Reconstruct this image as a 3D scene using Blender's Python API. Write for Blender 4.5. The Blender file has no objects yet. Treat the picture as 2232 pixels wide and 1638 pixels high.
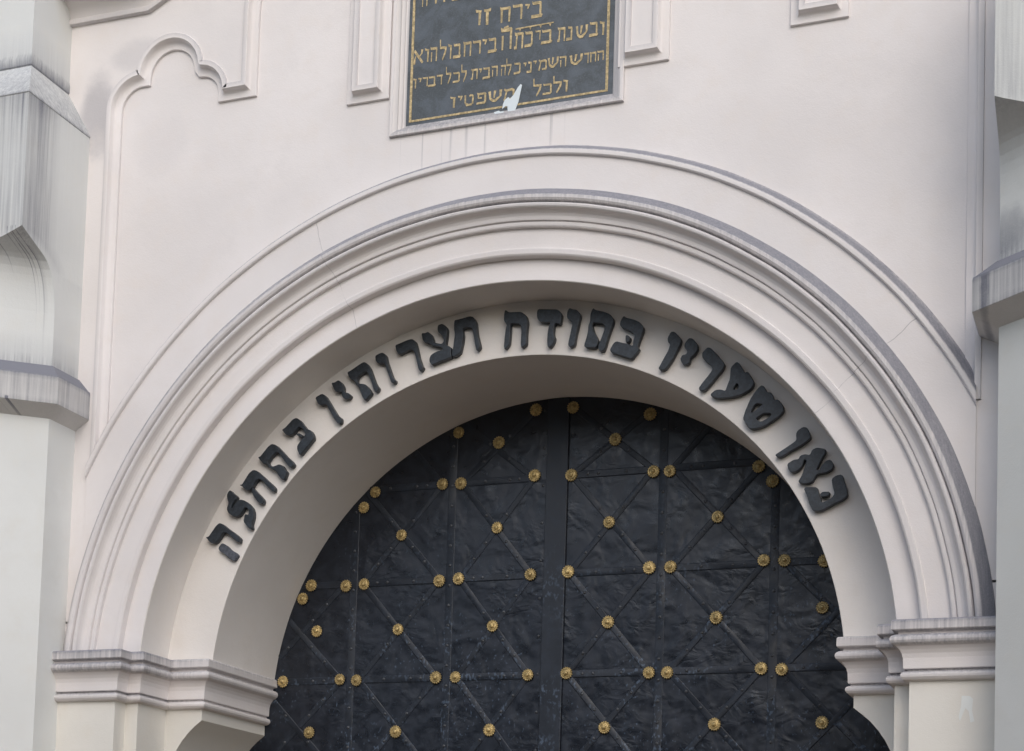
import bpy, math, random
from mathutils import Vector, Matrix
random.seed(7)
sc = bpy.context.scene
col = sc.collection
R = math.radians
# ------------------------------------------------------------------ camera
cam = bpy.data.cameras.new('camera'); camo = bpy.data.objects.new('camera', cam); col.objects.link(camo)
cam.sensor_fit = 'HORIZONTAL'; cam.sensor_width = 36.0
cam.lens = 3770.978/2232*36
cam.shift_x = (1116-1020.577)/2232; cam.shift_y = (1772.84-819)/2232
cam.clip_start = .05; cam.clip_end = 2000
_r = Vector((.9279707, .37125469, .03225423)); _u = Vector((-.00329824, -.0783672, .99691911)); _f = Vector((-.37263856, .9252181, .07149798))
m = Matrix.Identity(4)
for i in range(3):
    m[i][0] = _r[i]; m[i][1] = _u[i]; m[i][2] = -_f[i]
m[0][3], m[1][3], m[2][3] = 3.07935, -7.79506, -1.26262
camo.matrix_world = m
sc.camera = camo
# ------------------------------------------------------------------ light
SUN_TO = Vector((.34, -.76, .54)).normalized()      # towards the brightest part of the overcast sky
w = bpy.data.worlds.new('World'); sc.world = w; w.use_nodes = True
nt = w.node_tree; nt.nodes.clear()
sky = nt.nodes.new('ShaderNodeTexSky'); sky.sky_type = 'NISHITA'; sky.sun_disc = False
sky.sun_elevation = math.asin(SUN_TO.z); sky.sun_rotation = math.atan2(SUN_TO.x, SUN_TO.y)
sky.air_density = 1.0; sky.dust_density = 1.7; sky.ozone_density = .6
bg = nt.nodes.new('ShaderNodeBackground'); bg.inputs[1].default_value = .15
wo = nt.nodes.new('ShaderNodeOutputWorld')
hs = nt.nodes.new('ShaderNodeHueSaturation'); hs.inputs['Saturation'].default_value = .75
nt.links.new(sky.outputs[0], hs.inputs['Color']); nt.links.new(hs.outputs[0], bg.inputs[0]); nt.links.new(bg.outputs[0], wo.inputs[0])
sl = bpy.data.lights.new('sun', 'SUN'); sl.energy = .6; sl.angle = R(75); sl.color = (1, .99, .98)
so = bpy.data.objects.new('sun', sl); col.objects.link(so)
so.rotation_euler = (-SUN_TO).to_track_quat('-Z', 'Y').to_euler()
sc.view_settings.view_transform = 'Standard'; sc.view_settings.look = 'None'
sc.view_settings.gamma = 1; sc.view_settings.exposure = EXPOSURE = .31
# ------------------------------------------------------------------ helpers
def tag(o, label=None, cat=None, group=None, kind=None):
    if label: o['label'] = label
    if cat: o['category'] = cat
    if group: o['group'] = group
    if kind: o['kind'] = kind
    return o
def empty(name, loc=(0, 0, 0)):
    o = bpy.data.objects.new(name, None); col.objects.link(o); o.location = loc; o.empty_display_size = .2
    return o
def put(o, parent):
    col.objects.link(o)
    if parent is not None:
        o.parent = parent
        o.matrix_parent_inverse = Matrix.Identity(4)
        off = Vector((0, 0, 0)); p = parent
        while p is not None: off += p.location; p = p.parent
        o.location = o.location - off
    return o
class MB:
    def __init__(s): s.v = []; s.f = []; s.d = []; s.mi = []
    def add(s, vs, fs, d=0.0, mi=0):
        s.mi += [mi]*len(fs)
        b = len(s.v); s.v += [tuple(p) for p in vs]
        s.d += (list(d) if isinstance(d, (list, tuple)) else [d]*len(vs))
        s.f += [tuple(i+b for i in f) for f in fs]
    def box(s, x0, x1, y0, y1, z0, z1, d=0.0):
        v = [(x0,y0,z0),(x1,y0,z0),(x1,y1,z0),(x0,y1,z0),(x0,y0,z1),(x1,y0,z1),(x1,y1,z1),(x0,y1,z1)]
        s.add(v, [(0,1,5,4),(1,2,6,5),(2,3,7,6),(3,0,4,7),(4,5,6,7),(3,2,1,0)], d)
    def grid(s, rows, d, flip=False):
        """rows: list of equal-length point rows; d: matching dirt rows or one number"""
        n = len(rows[0]); vs = [p for r in rows for p in r]
        ds = [x for r in d for x in r] if isinstance(d, list) else d
        fs = []
        for i in range(len(rows)-1):
            for j in range(n-1):
                q = (i*n+j, i*n+j+1, (i+1)*n+j+1, (i+1)*n+j)
                fs.append(q[::-1] if flip else q)
        s.add(vs, fs, ds)
    def build(s, name, mat, parent=None, sharp=35, bevel=0, recalc=False, mat2=None):
        me = bpy.data.meshes.new(name); me.from_pydata(s.v, [], s.f); me.update()
        me.polygons.foreach_set('material_index', [min(q, 1 if mat2 is not None else 0) for q in s.mi])
        a = me.attributes.new('dirt', 'FLOAT', 'POINT')
        a.data.foreach_set('value', s.d)
        if recalc:
            import bmesh
            bm = bmesh.new(); bm.from_mesh(me); bmesh.ops.recalc_face_normals(bm, faces=bm.faces); bm.to_mesh(me); bm.free()
        for p in me.polygons: p.use_smooth = True
        me.set_sharp_from_angle(angle=R(sharp))
        me.materials.append(mat)
        if mat2 is not None: me.materials.append(mat2)
        o = bpy.data.objects.new(name, me)
        if bevel:
            b = o.modifiers.new('bevel', 'BEVEL'); b.width = bevel; b.segments = 2; b.limit_method = 'ANGLE'; b.angle_limit = R(40)
        return put(o, parent)
# ------------------------------------------------------------------ materials
class NG:
    def __init__(s, name):
        s.m = bpy.data.materials.new(name); s.m.use_nodes = True; s.t = s.m.node_tree; s.n = s.t.nodes
        s.b = s.n['Principled BSDF']
    def node(s, t, **k):
        n = s.n.new(t)
        for a, v in k.items(): setattr(n, a, v)
        return n
    def link(s, a, b): s.t.links.new(a, b)
    def val(s, sock, v):
        if hasattr(v, 'links') or hasattr(v, 'is_linked'): s.link(v, sock)
        else: sock.default_value = v
    def math(s, op, a, b=None, clamp=False):
        n = s.node('ShaderNodeMath', operation=op); n.use_clamp = clamp
        s.val(n.inputs[0], a)
        if b is not None: s.val(n.inputs[1], b)
        return n.outputs[0]
    def noise(s, vec, scale, detail=4, rough=.55, dist=0):
        n = s.node('ShaderNodeTexNoise'); s.link(vec, n.inputs['Vector'])
        n.inputs['Scale'].default_value = scale; n.inputs['Detail'].default_value = detail
        n.inputs['Roughness'].default_value = rough; n.inputs['Distortion'].default_value = dist
        return n.outputs['Fac']
    def mapping(s, vec, scale=(1,1,1), loc=(0,0,0)):
        n = s.node('ShaderNodeMapping'); s.link(vec, n.inputs['Vector']); n.inputs['Scale'].default_value = scale; n.inputs['Location'].default_value = loc
        return n.outputs[0]
    def ramp(s, f, a, b, va=0., vb=1., interp='SMOOTHSTEP'):
        n = s.node('ShaderNodeMapRange', interpolation_type=interp)
        s.link(f, n.inputs['Value']); n.inputs['From Min'].default_value = a; n.inputs['From Max'].default_value = b
        n.inputs['To Min'].default_value = va; n.inputs['To Max'].default_value = vb
        return n.outputs[0]
    def mix(s, f, a, b):
        n = s.node('ShaderNodeMix', data_type='RGBA'); s.val(n.inputs['Factor'], f)
        s.val(n.inputs['A'], a if not isinstance(a, tuple) else (*a, 1)) ; s.val(n.inputs['B'], b if not isinstance(b, tuple) else (*b, 1))
        return n.outputs['Result']
    def pos(s):
        g = s.node('ShaderNodeNewGeometry'); return g.outputs['Position']
    def bump(s, h, strength, dist):
        n = s.node('ShaderNodeBump'); s.link(h, n.inputs['Height']); n.inputs['Strength'].default_value = strength; n.inputs['Distance'].default_value = dist
        s.link(n.outputs[0], s.b.inputs['Normal'])
def plaster(name, base, blobs=(), streaks=(), grime_shade=(.19, .195, .23), seed=0., cracks=False, arch=()):
    g = NG(name); p = g.pos(); sx = g.node('ShaderNodeSeparateXYZ'); g.link(p, sx.inputs[0])
    X, Z = sx.outputs[0], sx.outputs[2]
    pm = g.mapping(p, (1,1,1), (seed*3.1, seed*1.7, seed))
    big = g.noise(pm, 1.3, 3, .5); mid = g.noise(pm, 7, 5, .6); fine = g.noise(pm, 160, 3, .6)
    c = g.mix(g.ramp(big, .3, .7), tuple(x*.94 for x in base), tuple(min(1, x*1.03) for x in base))
    c = g.mix(g.ramp(g.noise(pm, 3.1, 6, .7), .52, .72, 0, .35), c, tuple(x*.9 for x in base))
    warm = (base[0]*.97, base[1]*.945, base[2]*.91)
    c = g.mix(g.ramp(mid, .45, .8, 0, .55), c, warm)
    st = g.noise(g.mapping(p, (34, 34, .9), (seed, 0, 0)), 1, 4, .6)
    st2 = g.noise(g.mapping(p, (9, 9, 1.6), (seed, 2, 0)), 1, 4, .65)
    at = g.node('ShaderNodeAttribute', attribute_name='dirt')
    dr = at.outputs['Fac']
    # weathering: the per-vertex amount, broken up by rain streaks
    k = g.math('ADD', g.math('MULTIPLY', st, .9), g.math('MULTIPLY', st2, .5))       # ~0.7 mean
    st3 = g.noise(g.mapping(p, (95, 95, 2.5), (seed, 5, 0)), 1, 2, .5)
    win = g.math('MULTIPLY', g.ramp(dr, .22, .45), g.ramp(dr, .7, 1.0, 1, .12))
    win = g.math('ADD', win, g.math('MULTIPLY', g.ramp(dr, .0, .2), .18), True)
    sk = g.math('ADD', g.math('MULTIPLY', g.math('SUBTRACT', k, .68), .7), g.math('MULTIPLY', g.math('SUBTRACT', st3, .5), .75))
    f = g.math('ADD', g.math('MULTIPLY', dr, .9), g.math('MULTIPLY', win, sk))
    f = g.math('MAXIMUM', f, 0.0)
    tot = f
    for (cx, cz, rx, rz, s_) in blobs:
        dx = g.math('DIVIDE', g.math('SUBTRACT', X, cx), rx); dz = g.math('DIVIDE', g.math('SUBTRACT', Z, cz), rz)
        d2 = g.math('ADD', g.math('MULTIPLY', dx, dx), g.math('MULTIPLY', dz, dz))
        bl = g.ramp(g.math('ADD', d2, g.math('MULTIPLY', g.math('SUBTRACT', mid, .5), 1.2)), 0, 1, s_, 0)
        tot = g.math('ADD', tot, bl)
    for (x0, x1, z0, z1, s_, sc_) in streaks:      # thin vertical runs hanging from z1 down to z0
        n1 = g.noise(g.mapping(p, (sc_, 0, .35), (seed+x0, 0, 0)), 1, 2, .5)
        line = g.ramp(n1, .56, .66, 0, s_)
        wx = g.math('MULTIPLY', g.ramp(X, x0, x0+.03), g.ramp(X, x1-.03, x1, 1, 0))
        wz = g.math('MULTIPLY', g.ramp(Z, z0, z1), g.ramp(Z, z1, z1+.01, 1, 0))
        tot = g.math('ADD', tot, g.math('MULTIPLY', line, g.math('MULTIPLY', wx, wz)))
    tot = g.math('MULTIPLY', tot, g.ramp(fine, .2, .6, .85, 1.0))
    tot = g.math('MINIMUM', tot, .96)
    c = g.mix(tot, c, grime_shade)
    if arch:
        an = g.math('ARCTAN2', Z, X)
        wob = g.math('MULTIPLY', g.math('SUBTRACT', g.noise(pm, 3.5, 3, .5), .5), .045)
        for a0 in arch:
            e_ = g.math('ABSOLUTE', g.math('SUBTRACT', g.math('ADD', an, wob), math.radians(a0)))
            c = g.mix(g.math('MULTIPLY', g.ramp(e_, .0003, .0011, .55, 0), g.ramp(mid, .35, .55)), c, (.25, .24, .25))
    if cracks:
        n1 = g.noise(g.mapping(p, (1, 1, .6), (3.3, 0, 1.1)), .8, 7, .62)
        cr = g.math('MULTIPLY', g.ramp(g.math('ABSOLUTE', g.math('SUBTRACT', n1, .5)), 0, .0022, 1, 0), g.ramp(big, .56, .64, 0, .35))
        c = g.mix(cr, c, (.3, .28, .27))
    g.link(c, g.b.inputs['Base Color'])
    g.b.inputs['Roughness'].default_value = .82; g.b.inputs['Specular IOR Level'].default_value = .25
    g.bump(g.math('ADD', g.math('MULTIPLY', fine, .5), g.math('ADD', g.math('MULTIPLY', g.noise(pm, 28, 4, .6), .35), g.math('ADD', mid, g.math('MULTIPLY', big, 2.5)))), .40, .004)
    return g.m
BASE = (.815, .775, .765)
M_wall = plaster('plaster_panel', BASE, blobs=[(-1.97, 2.97, .22, .22, .09), (2.2, 1.9, .14, .5, .07)], streaks=[(-.62, .35, 2.45, 2.80, .35, 26)])  # the right-hand blob paints the right pier's shade into the panel colour
M_plate = plaster('plaster_frame', BASE, blobs=[(-2.36, 3.16, .15, .30, .42), (-2.27, 2.95, .05, .25, .2), (-2.12, 3.47, .2, .12, .2), (-1.2, 3.35, .3, .3, .04)], seed=1)
M_arch = plaster('plaster_arch', BASE, seed=2, arch=(112.5, 37))
M_trim = plaster('plaster_trim', BASE, seed=8)
M_reveal = plaster('plaster_reveal', (.80, .765, .735), seed=3)
M_pier = plaster('plaster_pier', (.80, .80, .78), seed=4)
M_base = plaster('plaster_pilaster', (.80, .775, .72), seed=5)
def metal(name, base, rough=.4, gilt=False):
    g = NG(name); p = g.pos(); n = g.noise(p, 60, 4, .6)
    c = g.mix(g.ramp(n, .35, .7), tuple(x*.6 for x in base), tuple(x*1.25 for x in base))
    if gilt:
        oi = g.node('ShaderNodeObjectInfo'); c = g.mix(g.math('MULTIPLY', oi.outputs['Random'], .55), c, tuple(x*.35 for x in base))
    g.link(c, g.b.inputs['Base Color'])
    g.b.inputs['Roughness'].default_value = rough
    if gilt: g.b.inputs['Metallic'].default_value = .45
    g.bump(n, .3, .002)
    return g.m
M_gold = metal('gilded_brass', (.66, .50, .23), .45, True)
M_letter = metal('letter_paint', (.026, .034, .045), .45)
M_letter_worn = metal('letter_primer', (.085, .095, .12), .6)
M_gilt = metal('gilt_lettering', (.58, .45, .24), .6)
def ground_mat0(name, base):
    g = NG(name); p = g.pos(); a = g.noise(p, 25, 3, .5)
    g.link(g.mix(a, tuple(x*.92 for x in base), base), g.b.inputs['Base Color']); g.b.inputs['Roughness'].default_value = .8
    return g.m
M_white = ground_mat0('white_splash', (.75, .82, .86))
M_white2 = ground_mat0('pale_splash', (.84, .86, .84))
def door_mat(name, base, strap=False):
    g = NG(name); p = g.pos()
    big = g.noise(p, 6.5, 2, .5, .4); mid = g.noise(p, 15, 3, .5, .5); fine = g.noise(p, 120, 3, .6)
    c = g.mix(g.ramp(mid, .35, .75), tuple(x*.75 for x in base), tuple(x*1.25 for x in base))
    spots = g.noise(g.mapping(p, (1, 1, .7)), 62, 2, .5)
    sx = g.node('ShaderNodeSeparateXYZ'); g.link(p, sx.inputs[0])
    region = g.math('MULTIPLY', g.ramp(g.noise(p, 2.6, 3, .6), .42, .6), g.ramp(sx.outputs[2], .0, 1.3, 1, .12))
    lo = g.ramp(spots, .60 if not strap else .52, .72 if not strap else .66, 0, .5)
    c = g.mix(g.math('MULTIPLY', lo, region), c, (.12, .17, .25))
    g.link(c, g.b.inputs['Base Color'])
    r = g.ramp(mid, .3, .7, .26 if not strap else .42, .46 if not strap else .6); g.link(r, g.b.inputs['Roughness'])
    g.b.inputs['Specular IOR Level'].default_value = .5
    crump = g.noise(g.mapping(p, (1, 1, 1.5), (0, 0, 0)), 7.5, 3, .5, .7)
    msk = g.ramp(g.noise(p, 3.3, 2, .5), .42, .62)
    h = g.math('ADD', g.math('MULTIPLY', big, 2.5), g.math('ADD', g.math('MULTIPLY', g.math('MULTIPLY', g.math('ABSOLUTE', g.math('SUBTRACT', crump, .5)), 1.6), msk), g.math('MULTIPLY', fine, .04)))
    g.bump(h, .36 if not strap else .2, .014 if not strap else .005)
    return g.m
M_door = door_mat('door_sheet_iron', (.012, .0165, .027))
M_strap = door_mat('door_strap_iron', (.013, .019, .031), True)
M_rivet = metal('rivet_iron', (.055, .062, .075), .3)
def slab_mat():
    g = NG('granite_slab'); p = g.pos()
    a = g.noise(p, 9, 6, .65, .8); b = g.noise(p, 140, 2, .5)
    c = g.mix(g.ramp(a, .38, .66), (.062, .072, .078), (.098, .115, .135))
    c = g.mix(g.ramp(b, .45, .8, 0, .4), c, (.16, .17, .19))
    g.link(c, g.b.inputs['Base Color']); g.b.inputs['Roughness'].default_value = .38
    return g.m
M_slab = slab_mat()
def ground_mat(name, base, sc_):
    g = NG(name); p = g.pos(); a = g.noise(p, sc_, 5, .6)
    g.link(g.mix(a, tuple(x*.8 for x in base), tuple(x*1.2 for x in base)), g.b.inputs['Base Color']); g.b.inputs['Roughness'].default_value = .9
    g.bump(a, .4, .01); return g.m
M_road = ground_mat('asphalt', (.09, .075, .055), 30)
M_pave = ground_mat('paving', (.26, .18, .11), 8)
LETTERS=[["he",[[[-1.745,0.855],[-1.728,0.856],[-1.684,0.914],[-1.665,0.928],[-1.645,0.921],[-1.608,0.892],[-1.58,0.875],[-1.534,0.839],[-1.535,0.814],[-1.561,0.828],[-1.595,0.857],[-1.618,0.873],[-1.635,0.879],[-1.646,0.869],[-1.661,0.846],[-1.679,0.825],[-1.696,0.818],[-1.718,0.827],[-1.733,0.844]],[[-1.649,0.82],[-1.615,0.801],[-1.591,0.778],[-1.557,0.759],[-1.546,0.746],[-1.569,0.716],[-1.6,0.734],[-1.635,0.763],[-1.66,0.777],[-1.67,0.795]]]],["lamed",[[[-1.618,1.097],[-1.607,1.105],[-1.593,1.09],[-1.564,1.069],[-1.569,1.054],[-1.585,1.04],[-1.595,1.021],[-1.598,1.004],[-1.586,1.006],[-1.573,1.027],[-1.557,1.044],[-1.541,1.049],[-1.516,1.042],[-1.488,1.022],[-1.467,0.999],[-1.458,0.976],[-1.459,0.942],[-1.469,0.908],[-1.462,0.883],[-1.481,0.889],[-1.516,0.928],[-1.51,0.967],[-1.49,0.963],[-1.483,0.973],[-1.489,0.995],[-1.503,1.006],[-1.517,1.004],[-1.527,0.985],[-1.54,0.966],[-1.561,0.958],[-1.584,0.962],[-1.612,0.983],[-1.622,1.003],[-1.612,1.035],[-1.621,1.058],[-1.625,1.08]]]],["he",[[[-1.549,1.13],[-1.535,1.13],[-1.494,1.191],[-1.47,1.207],[-1.448,1.2],[-1.414,1.171],[-1.369,1.133],[-1.335,1.102],[-1.337,1.078],[-1.367,1.099],[-1.402,1.136],[-1.424,1.154],[-1.443,1.156],[-1.454,1.142],[-1.477,1.107],[-1.495,1.096],[-1.512,1.102],[-1.535,1.125]],[[-1.471,1.111],[-1.454,1.093],[-1.42,1.061],[-1.4,1.04],[-1.404,1.014],[-1.435,1.033],[-1.458,1.061],[-1.475,1.089]]]],["tav",[[[-1.443,1.274],[-1.43,1.277],[-1.386,1.326],[-1.365,1.341],[-1.34,1.334],[-1.309,1.305],[-1.27,1.265],[-1.236,1.236],[-1.224,1.216],[-1.245,1.203],[-1.273,1.232],[-1.299,1.265],[-1.322,1.294],[-1.338,1.295],[-1.354,1.282],[-1.375,1.259],[-1.385,1.247],[-1.379,1.232],[-1.356,1.216],[-1.335,1.219],[-1.316,1.226],[-1.294,1.218],[-1.28,1.195],[-1.266,1.182],[-1.28,1.142],[-1.296,1.145],[-1.316,1.169],[-1.331,1.194],[-1.353,1.203],[-1.378,1.217],[-1.387,1.235],[-1.412,1.237],[-1.429,1.258]]]],["bet",[[[-1.304,1.414],[-1.286,1.423],[-1.242,1.465],[-1.221,1.472],[-1.199,1.457],[-1.176,1.428],[-1.154,1.402],[-1.135,1.398],[-1.121,1.38],[-1.112,1.353],[-1.191,1.266],[-1.208,1.299],[-1.209,1.319],[-1.191,1.342],[-1.168,1.367],[-1.161,1.381],[-1.181,1.409],[-1.198,1.423],[-1.213,1.417],[-1.239,1.387],[-1.26,1.379],[-1.282,1.388],[-1.296,1.404]],[[-1.217,1.385],[-1.201,1.386],[-1.179,1.373],[-1.184,1.363],[-1.206,1.372]]]],["vav",[[[-1.112,1.573],[-1.074,1.59],[-1.055,1.579],[-1.035,1.55],[-1.01,1.512],[-0.976,1.463],[-0.954,1.449],[-0.956,1.422],[-0.974,1.424],[-0.994,1.447],[-1.025,1.498],[-1.045,1.532],[-1.064,1.533],[-1.079,1.53],[-1.096,1.541]]]],["yod",[[[-1.019,1.644],[-1.001,1.644],[-0.98,1.655],[-0.964,1.643],[-0.949,1.618],[-0.948,1.596],[-0.937,1.585],[-0.916,1.579],[-0.903,1.565],[-0.915,1.55],[-0.941,1.552],[-0.955,1.568],[-0.956,1.592],[-0.967,1.595],[-0.98,1.592],[-0.999,1.601],[-1.01,1.623]]]],["tav",[[[-0.927,1.693],[-0.911,1.699],[-0.859,1.728],[-0.834,1.74],[-0.815,1.729],[-0.796,1.7],[-0.778,1.655],[-0.761,1.615],[-0.742,1.594],[-0.749,1.576],[-0.765,1.577],[-0.782,1.622],[-0.802,1.667],[-0.814,1.688],[-0.829,1.689],[-0.855,1.674],[-0.87,1.661],[-0.872,1.642],[-0.86,1.624],[-0.837,1.622],[-0.818,1.616],[-0.797,1.592],[-0.783,1.567],[-0.82,1.532],[-0.834,1.555],[-0.854,1.602],[-0.874,1.623],[-0.885,1.646],[-0.904,1.652],[-0.92,1.671]]]],["vav",[[[-0.768,1.766],[-0.752,1.774],[-0.729,1.78],[-0.71,1.767],[-0.701,1.733],[-0.684,1.688],[-0.664,1.64],[-0.645,1.622],[-0.658,1.609],[-0.671,1.617],[-0.691,1.669],[-0.708,1.709],[-0.716,1.722],[-0.734,1.726],[-0.752,1.726],[-0.765,1.741]]]],["resh",[[[-0.655,1.812],[-0.635,1.817],[-0.589,1.832],[-0.561,1.836],[-0.543,1.822],[-0.531,1.788],[-0.517,1.732],[-0.5,1.689],[-0.492,1.679],[-0.506,1.659],[-0.517,1.672],[-0.532,1.728],[-0.546,1.77],[-0.559,1.782],[-0.58,1.781],[-0.607,1.769],[-0.633,1.762],[-0.646,1.778]]]],["tsadi",[[[-0.507,1.861],[-0.487,1.859],[-0.472,1.865],[-0.454,1.851],[-0.443,1.828],[-0.44,1.809],[-0.422,1.8],[-0.392,1.792],[-0.379,1.803],[-0.38,1.822],[-0.396,1.847],[-0.414,1.859],[-0.417,1.878],[-0.415,1.895],[-0.393,1.899],[-0.372,1.885],[-0.364,1.868],[-0.365,1.835],[-0.369,1.807],[-0.371,1.786],[-0.341,1.771],[-0.338,1.758],[-0.34,1.744],[-0.334,1.72],[-0.443,1.688],[-0.456,1.704],[-0.457,1.723],[-0.448,1.741],[-0.423,1.753],[-0.378,1.762],[-0.394,1.778],[-0.429,1.787],[-0.452,1.794],[-0.468,1.809],[-0.483,1.809],[-0.499,1.824]]]],["het",[[[-0.323,1.911],[-0.308,1.912],[-0.271,1.917],[-0.239,1.923],[-0.219,1.916],[-0.205,1.891],[-0.196,1.827],[-0.179,1.766],[-0.178,1.755],[-0.195,1.737],[-0.204,1.769],[-0.213,1.817],[-0.221,1.853],[-0.234,1.866],[-0.257,1.869],[-0.281,1.862],[-0.273,1.83],[-0.276,1.793],[-0.283,1.758],[-0.287,1.739],[-0.306,1.725],[-0.327,1.72],[-0.332,1.737],[-0.325,1.769],[-0.322,1.804],[-0.318,1.835],[-0.324,1.864],[-0.325,1.887]]]],["he",[[[-0.045,1.936],[-0.026,1.921],[0.041,1.916],[0.068,1.896],[0.078,1.861],[0.073,1.806],[0.075,1.746],[0.051,1.729],[0.046,1.748],[0.048,1.812],[0.043,1.847],[0.025,1.86],[-0.016,1.862],[-0.015,1.84],[-0.017,1.781],[-0.019,1.755],[-0.04,1.731],[-0.045,1.749],[-0.041,1.809],[-0.037,1.843],[-0.033,1.855],[-0.05,1.883],[-0.049,1.917]]]],["dalet",[[[0.134,1.92],[0.234,1.908],[0.25,1.897],[0.26,1.879],[0.256,1.842],[0.252,1.831],[0.227,1.841],[0.221,1.826],[0.218,1.797],[0.221,1.772],[0.227,1.766],[0.222,1.74],[0.203,1.717],[0.191,1.722],[0.188,1.753],[0.189,1.79],[0.194,1.822],[0.199,1.836],[0.201,1.849],[0.17,1.849],[0.142,1.857],[0.13,1.878],[0.129,1.908]]]],["vav",[[[0.3,1.908],[0.32,1.899],[0.339,1.895],[0.359,1.872],[0.359,1.857],[0.349,1.813],[0.339,1.766],[0.334,1.729],[0.331,1.716],[0.312,1.707],[0.3,1.717],[0.303,1.739],[0.313,1.787],[0.32,1.824],[0.316,1.839],[0.294,1.853],[0.29,1.868],[0.291,1.89]]]],["tav",[[[0.425,1.894],[0.438,1.883],[0.485,1.868],[0.514,1.853],[0.531,1.833],[0.534,1.815],[0.524,1.786],[0.507,1.736],[0.493,1.685],[0.487,1.672],[0.468,1.671],[0.458,1.687],[0.463,1.708],[0.477,1.743],[0.488,1.774],[0.491,1.797],[0.479,1.811],[0.427,1.822],[0.424,1.8],[0.433,1.773],[0.448,1.748],[0.457,1.725],[0.453,1.705],[0.443,1.692],[0.396,1.697],[0.385,1.706],[0.393,1.735],[0.4,1.76],[0.404,1.786],[0.405,1.81],[0.413,1.825],[0.414,1.866]]]],["bet",[[[0.586,1.837],[0.6,1.826],[0.643,1.811],[0.672,1.794],[0.691,1.769],[0.689,1.753],[0.676,1.718],[0.661,1.674],[0.671,1.661],[0.634,1.615],[0.526,1.66],[0.521,1.674],[0.539,1.704],[0.553,1.711],[0.575,1.703],[0.608,1.692],[0.639,1.679],[0.64,1.702],[0.647,1.731],[0.637,1.748],[0.614,1.763],[0.581,1.778],[0.569,1.793],[0.572,1.813]],[[0.601,1.738],[0.613,1.735],[0.623,1.724],[0.618,1.704],[0.604,1.7],[0.6,1.716]]]],["vav",[[[0.831,1.731],[0.849,1.729],[0.882,1.692],[0.88,1.67],[0.865,1.64],[0.844,1.597],[0.811,1.551],[0.797,1.543],[0.781,1.547],[0.773,1.554],[0.792,1.589],[0.82,1.638],[0.83,1.67],[0.819,1.68],[0.815,1.701]]]],["yod",[[[0.922,1.69],[0.94,1.686],[0.966,1.655],[0.966,1.63],[0.954,1.609],[0.929,1.593],[0.928,1.571],[0.912,1.559],[0.894,1.565],[0.881,1.589],[0.891,1.608],[0.911,1.611],[0.919,1.628],[0.903,1.643],[0.901,1.663]]]],["resh",[[[1.015,1.634],[1.031,1.63],[1.072,1.586],[1.102,1.545],[1.096,1.524],[1.065,1.487],[1.037,1.454],[1.009,1.425],[0.994,1.422],[0.976,1.433],[0.995,1.46],[1.025,1.495],[1.045,1.522],[1.038,1.543],[1.001,1.575],[0.992,1.592],[0.991,1.61]]]],["ayin",[[[1.161,1.549],[1.174,1.54],[1.197,1.503],[1.202,1.491],[1.217,1.494],[1.229,1.478],[1.247,1.444],[1.245,1.425],[1.228,1.406],[1.189,1.387],[1.14,1.377],[1.083,1.377],[1.051,1.385],[1.035,1.399],[1.06,1.419],[1.085,1.419],[1.11,1.409],[1.119,1.436],[1.131,1.467],[1.133,1.505],[1.135,1.524]],[[1.154,1.433],[1.168,1.446],[1.176,1.426],[1.169,1.412],[1.145,1.411]]]],["shin",[[[1.282,1.421],[1.297,1.417],[1.312,1.386],[1.334,1.382],[1.349,1.344],[1.366,1.345],[1.386,1.323],[1.396,1.295],[1.382,1.272],[1.334,1.239],[1.291,1.218],[1.242,1.212],[1.225,1.224],[1.199,1.265],[1.211,1.306],[1.234,1.361],[1.258,1.396]],[[1.254,1.33],[1.264,1.336],[1.296,1.329],[1.284,1.322],[1.241,1.289],[1.235,1.299]],[[1.299,1.286],[1.338,1.281],[1.331,1.264],[1.286,1.242],[1.266,1.255],[1.261,1.263]]]],["vav",[[[1.488,1.201],[1.507,1.197],[1.519,1.172],[1.525,1.15],[1.513,1.136],[1.48,1.114],[1.432,1.091],[1.385,1.063],[1.368,1.069],[1.359,1.077],[1.396,1.099],[1.439,1.125],[1.46,1.14],[1.457,1.17],[1.464,1.186]]]],["alef",[[[1.417,1.029],[1.448,1.046],[1.471,1.047],[1.478,1.063],[1.5,1.069],[1.524,1.062],[1.535,1.088],[1.556,1.096],[1.597,1.086],[1.595,1.069],[1.581,1.046],[1.563,1.008],[1.554,0.99],[1.57,0.988],[1.582,1.009],[1.6,1.03],[1.622,1.033],[1.636,1.01],[1.629,0.989],[1.606,0.976],[1.559,0.97],[1.549,0.956],[1.54,0.937],[1.517,0.927],[1.486,0.931],[1.471,0.94],[1.487,0.965],[1.501,1.008],[1.51,1.036],[1.498,1.047],[1.489,1.016],[1.468,0.993],[1.441,0.985],[1.424,1.001]]]],["bet",[[[1.498,0.907],[1.532,0.909],[1.56,0.905],[1.566,0.886],[1.573,0.859],[1.584,0.829],[1.63,0.849],[1.644,0.87],[1.633,0.911],[1.629,0.941],[1.647,0.955],[1.676,0.959],[1.685,0.929],[1.7,0.889],[1.703,0.857],[1.68,0.839],[1.639,0.821],[1.589,0.796],[1.564,0.791],[1.543,0.797],[1.527,0.828],[1.516,0.865]],[[1.575,0.872],[1.588,0.882],[1.621,0.88],[1.613,0.861],[1.582,0.859]]]]]
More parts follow.
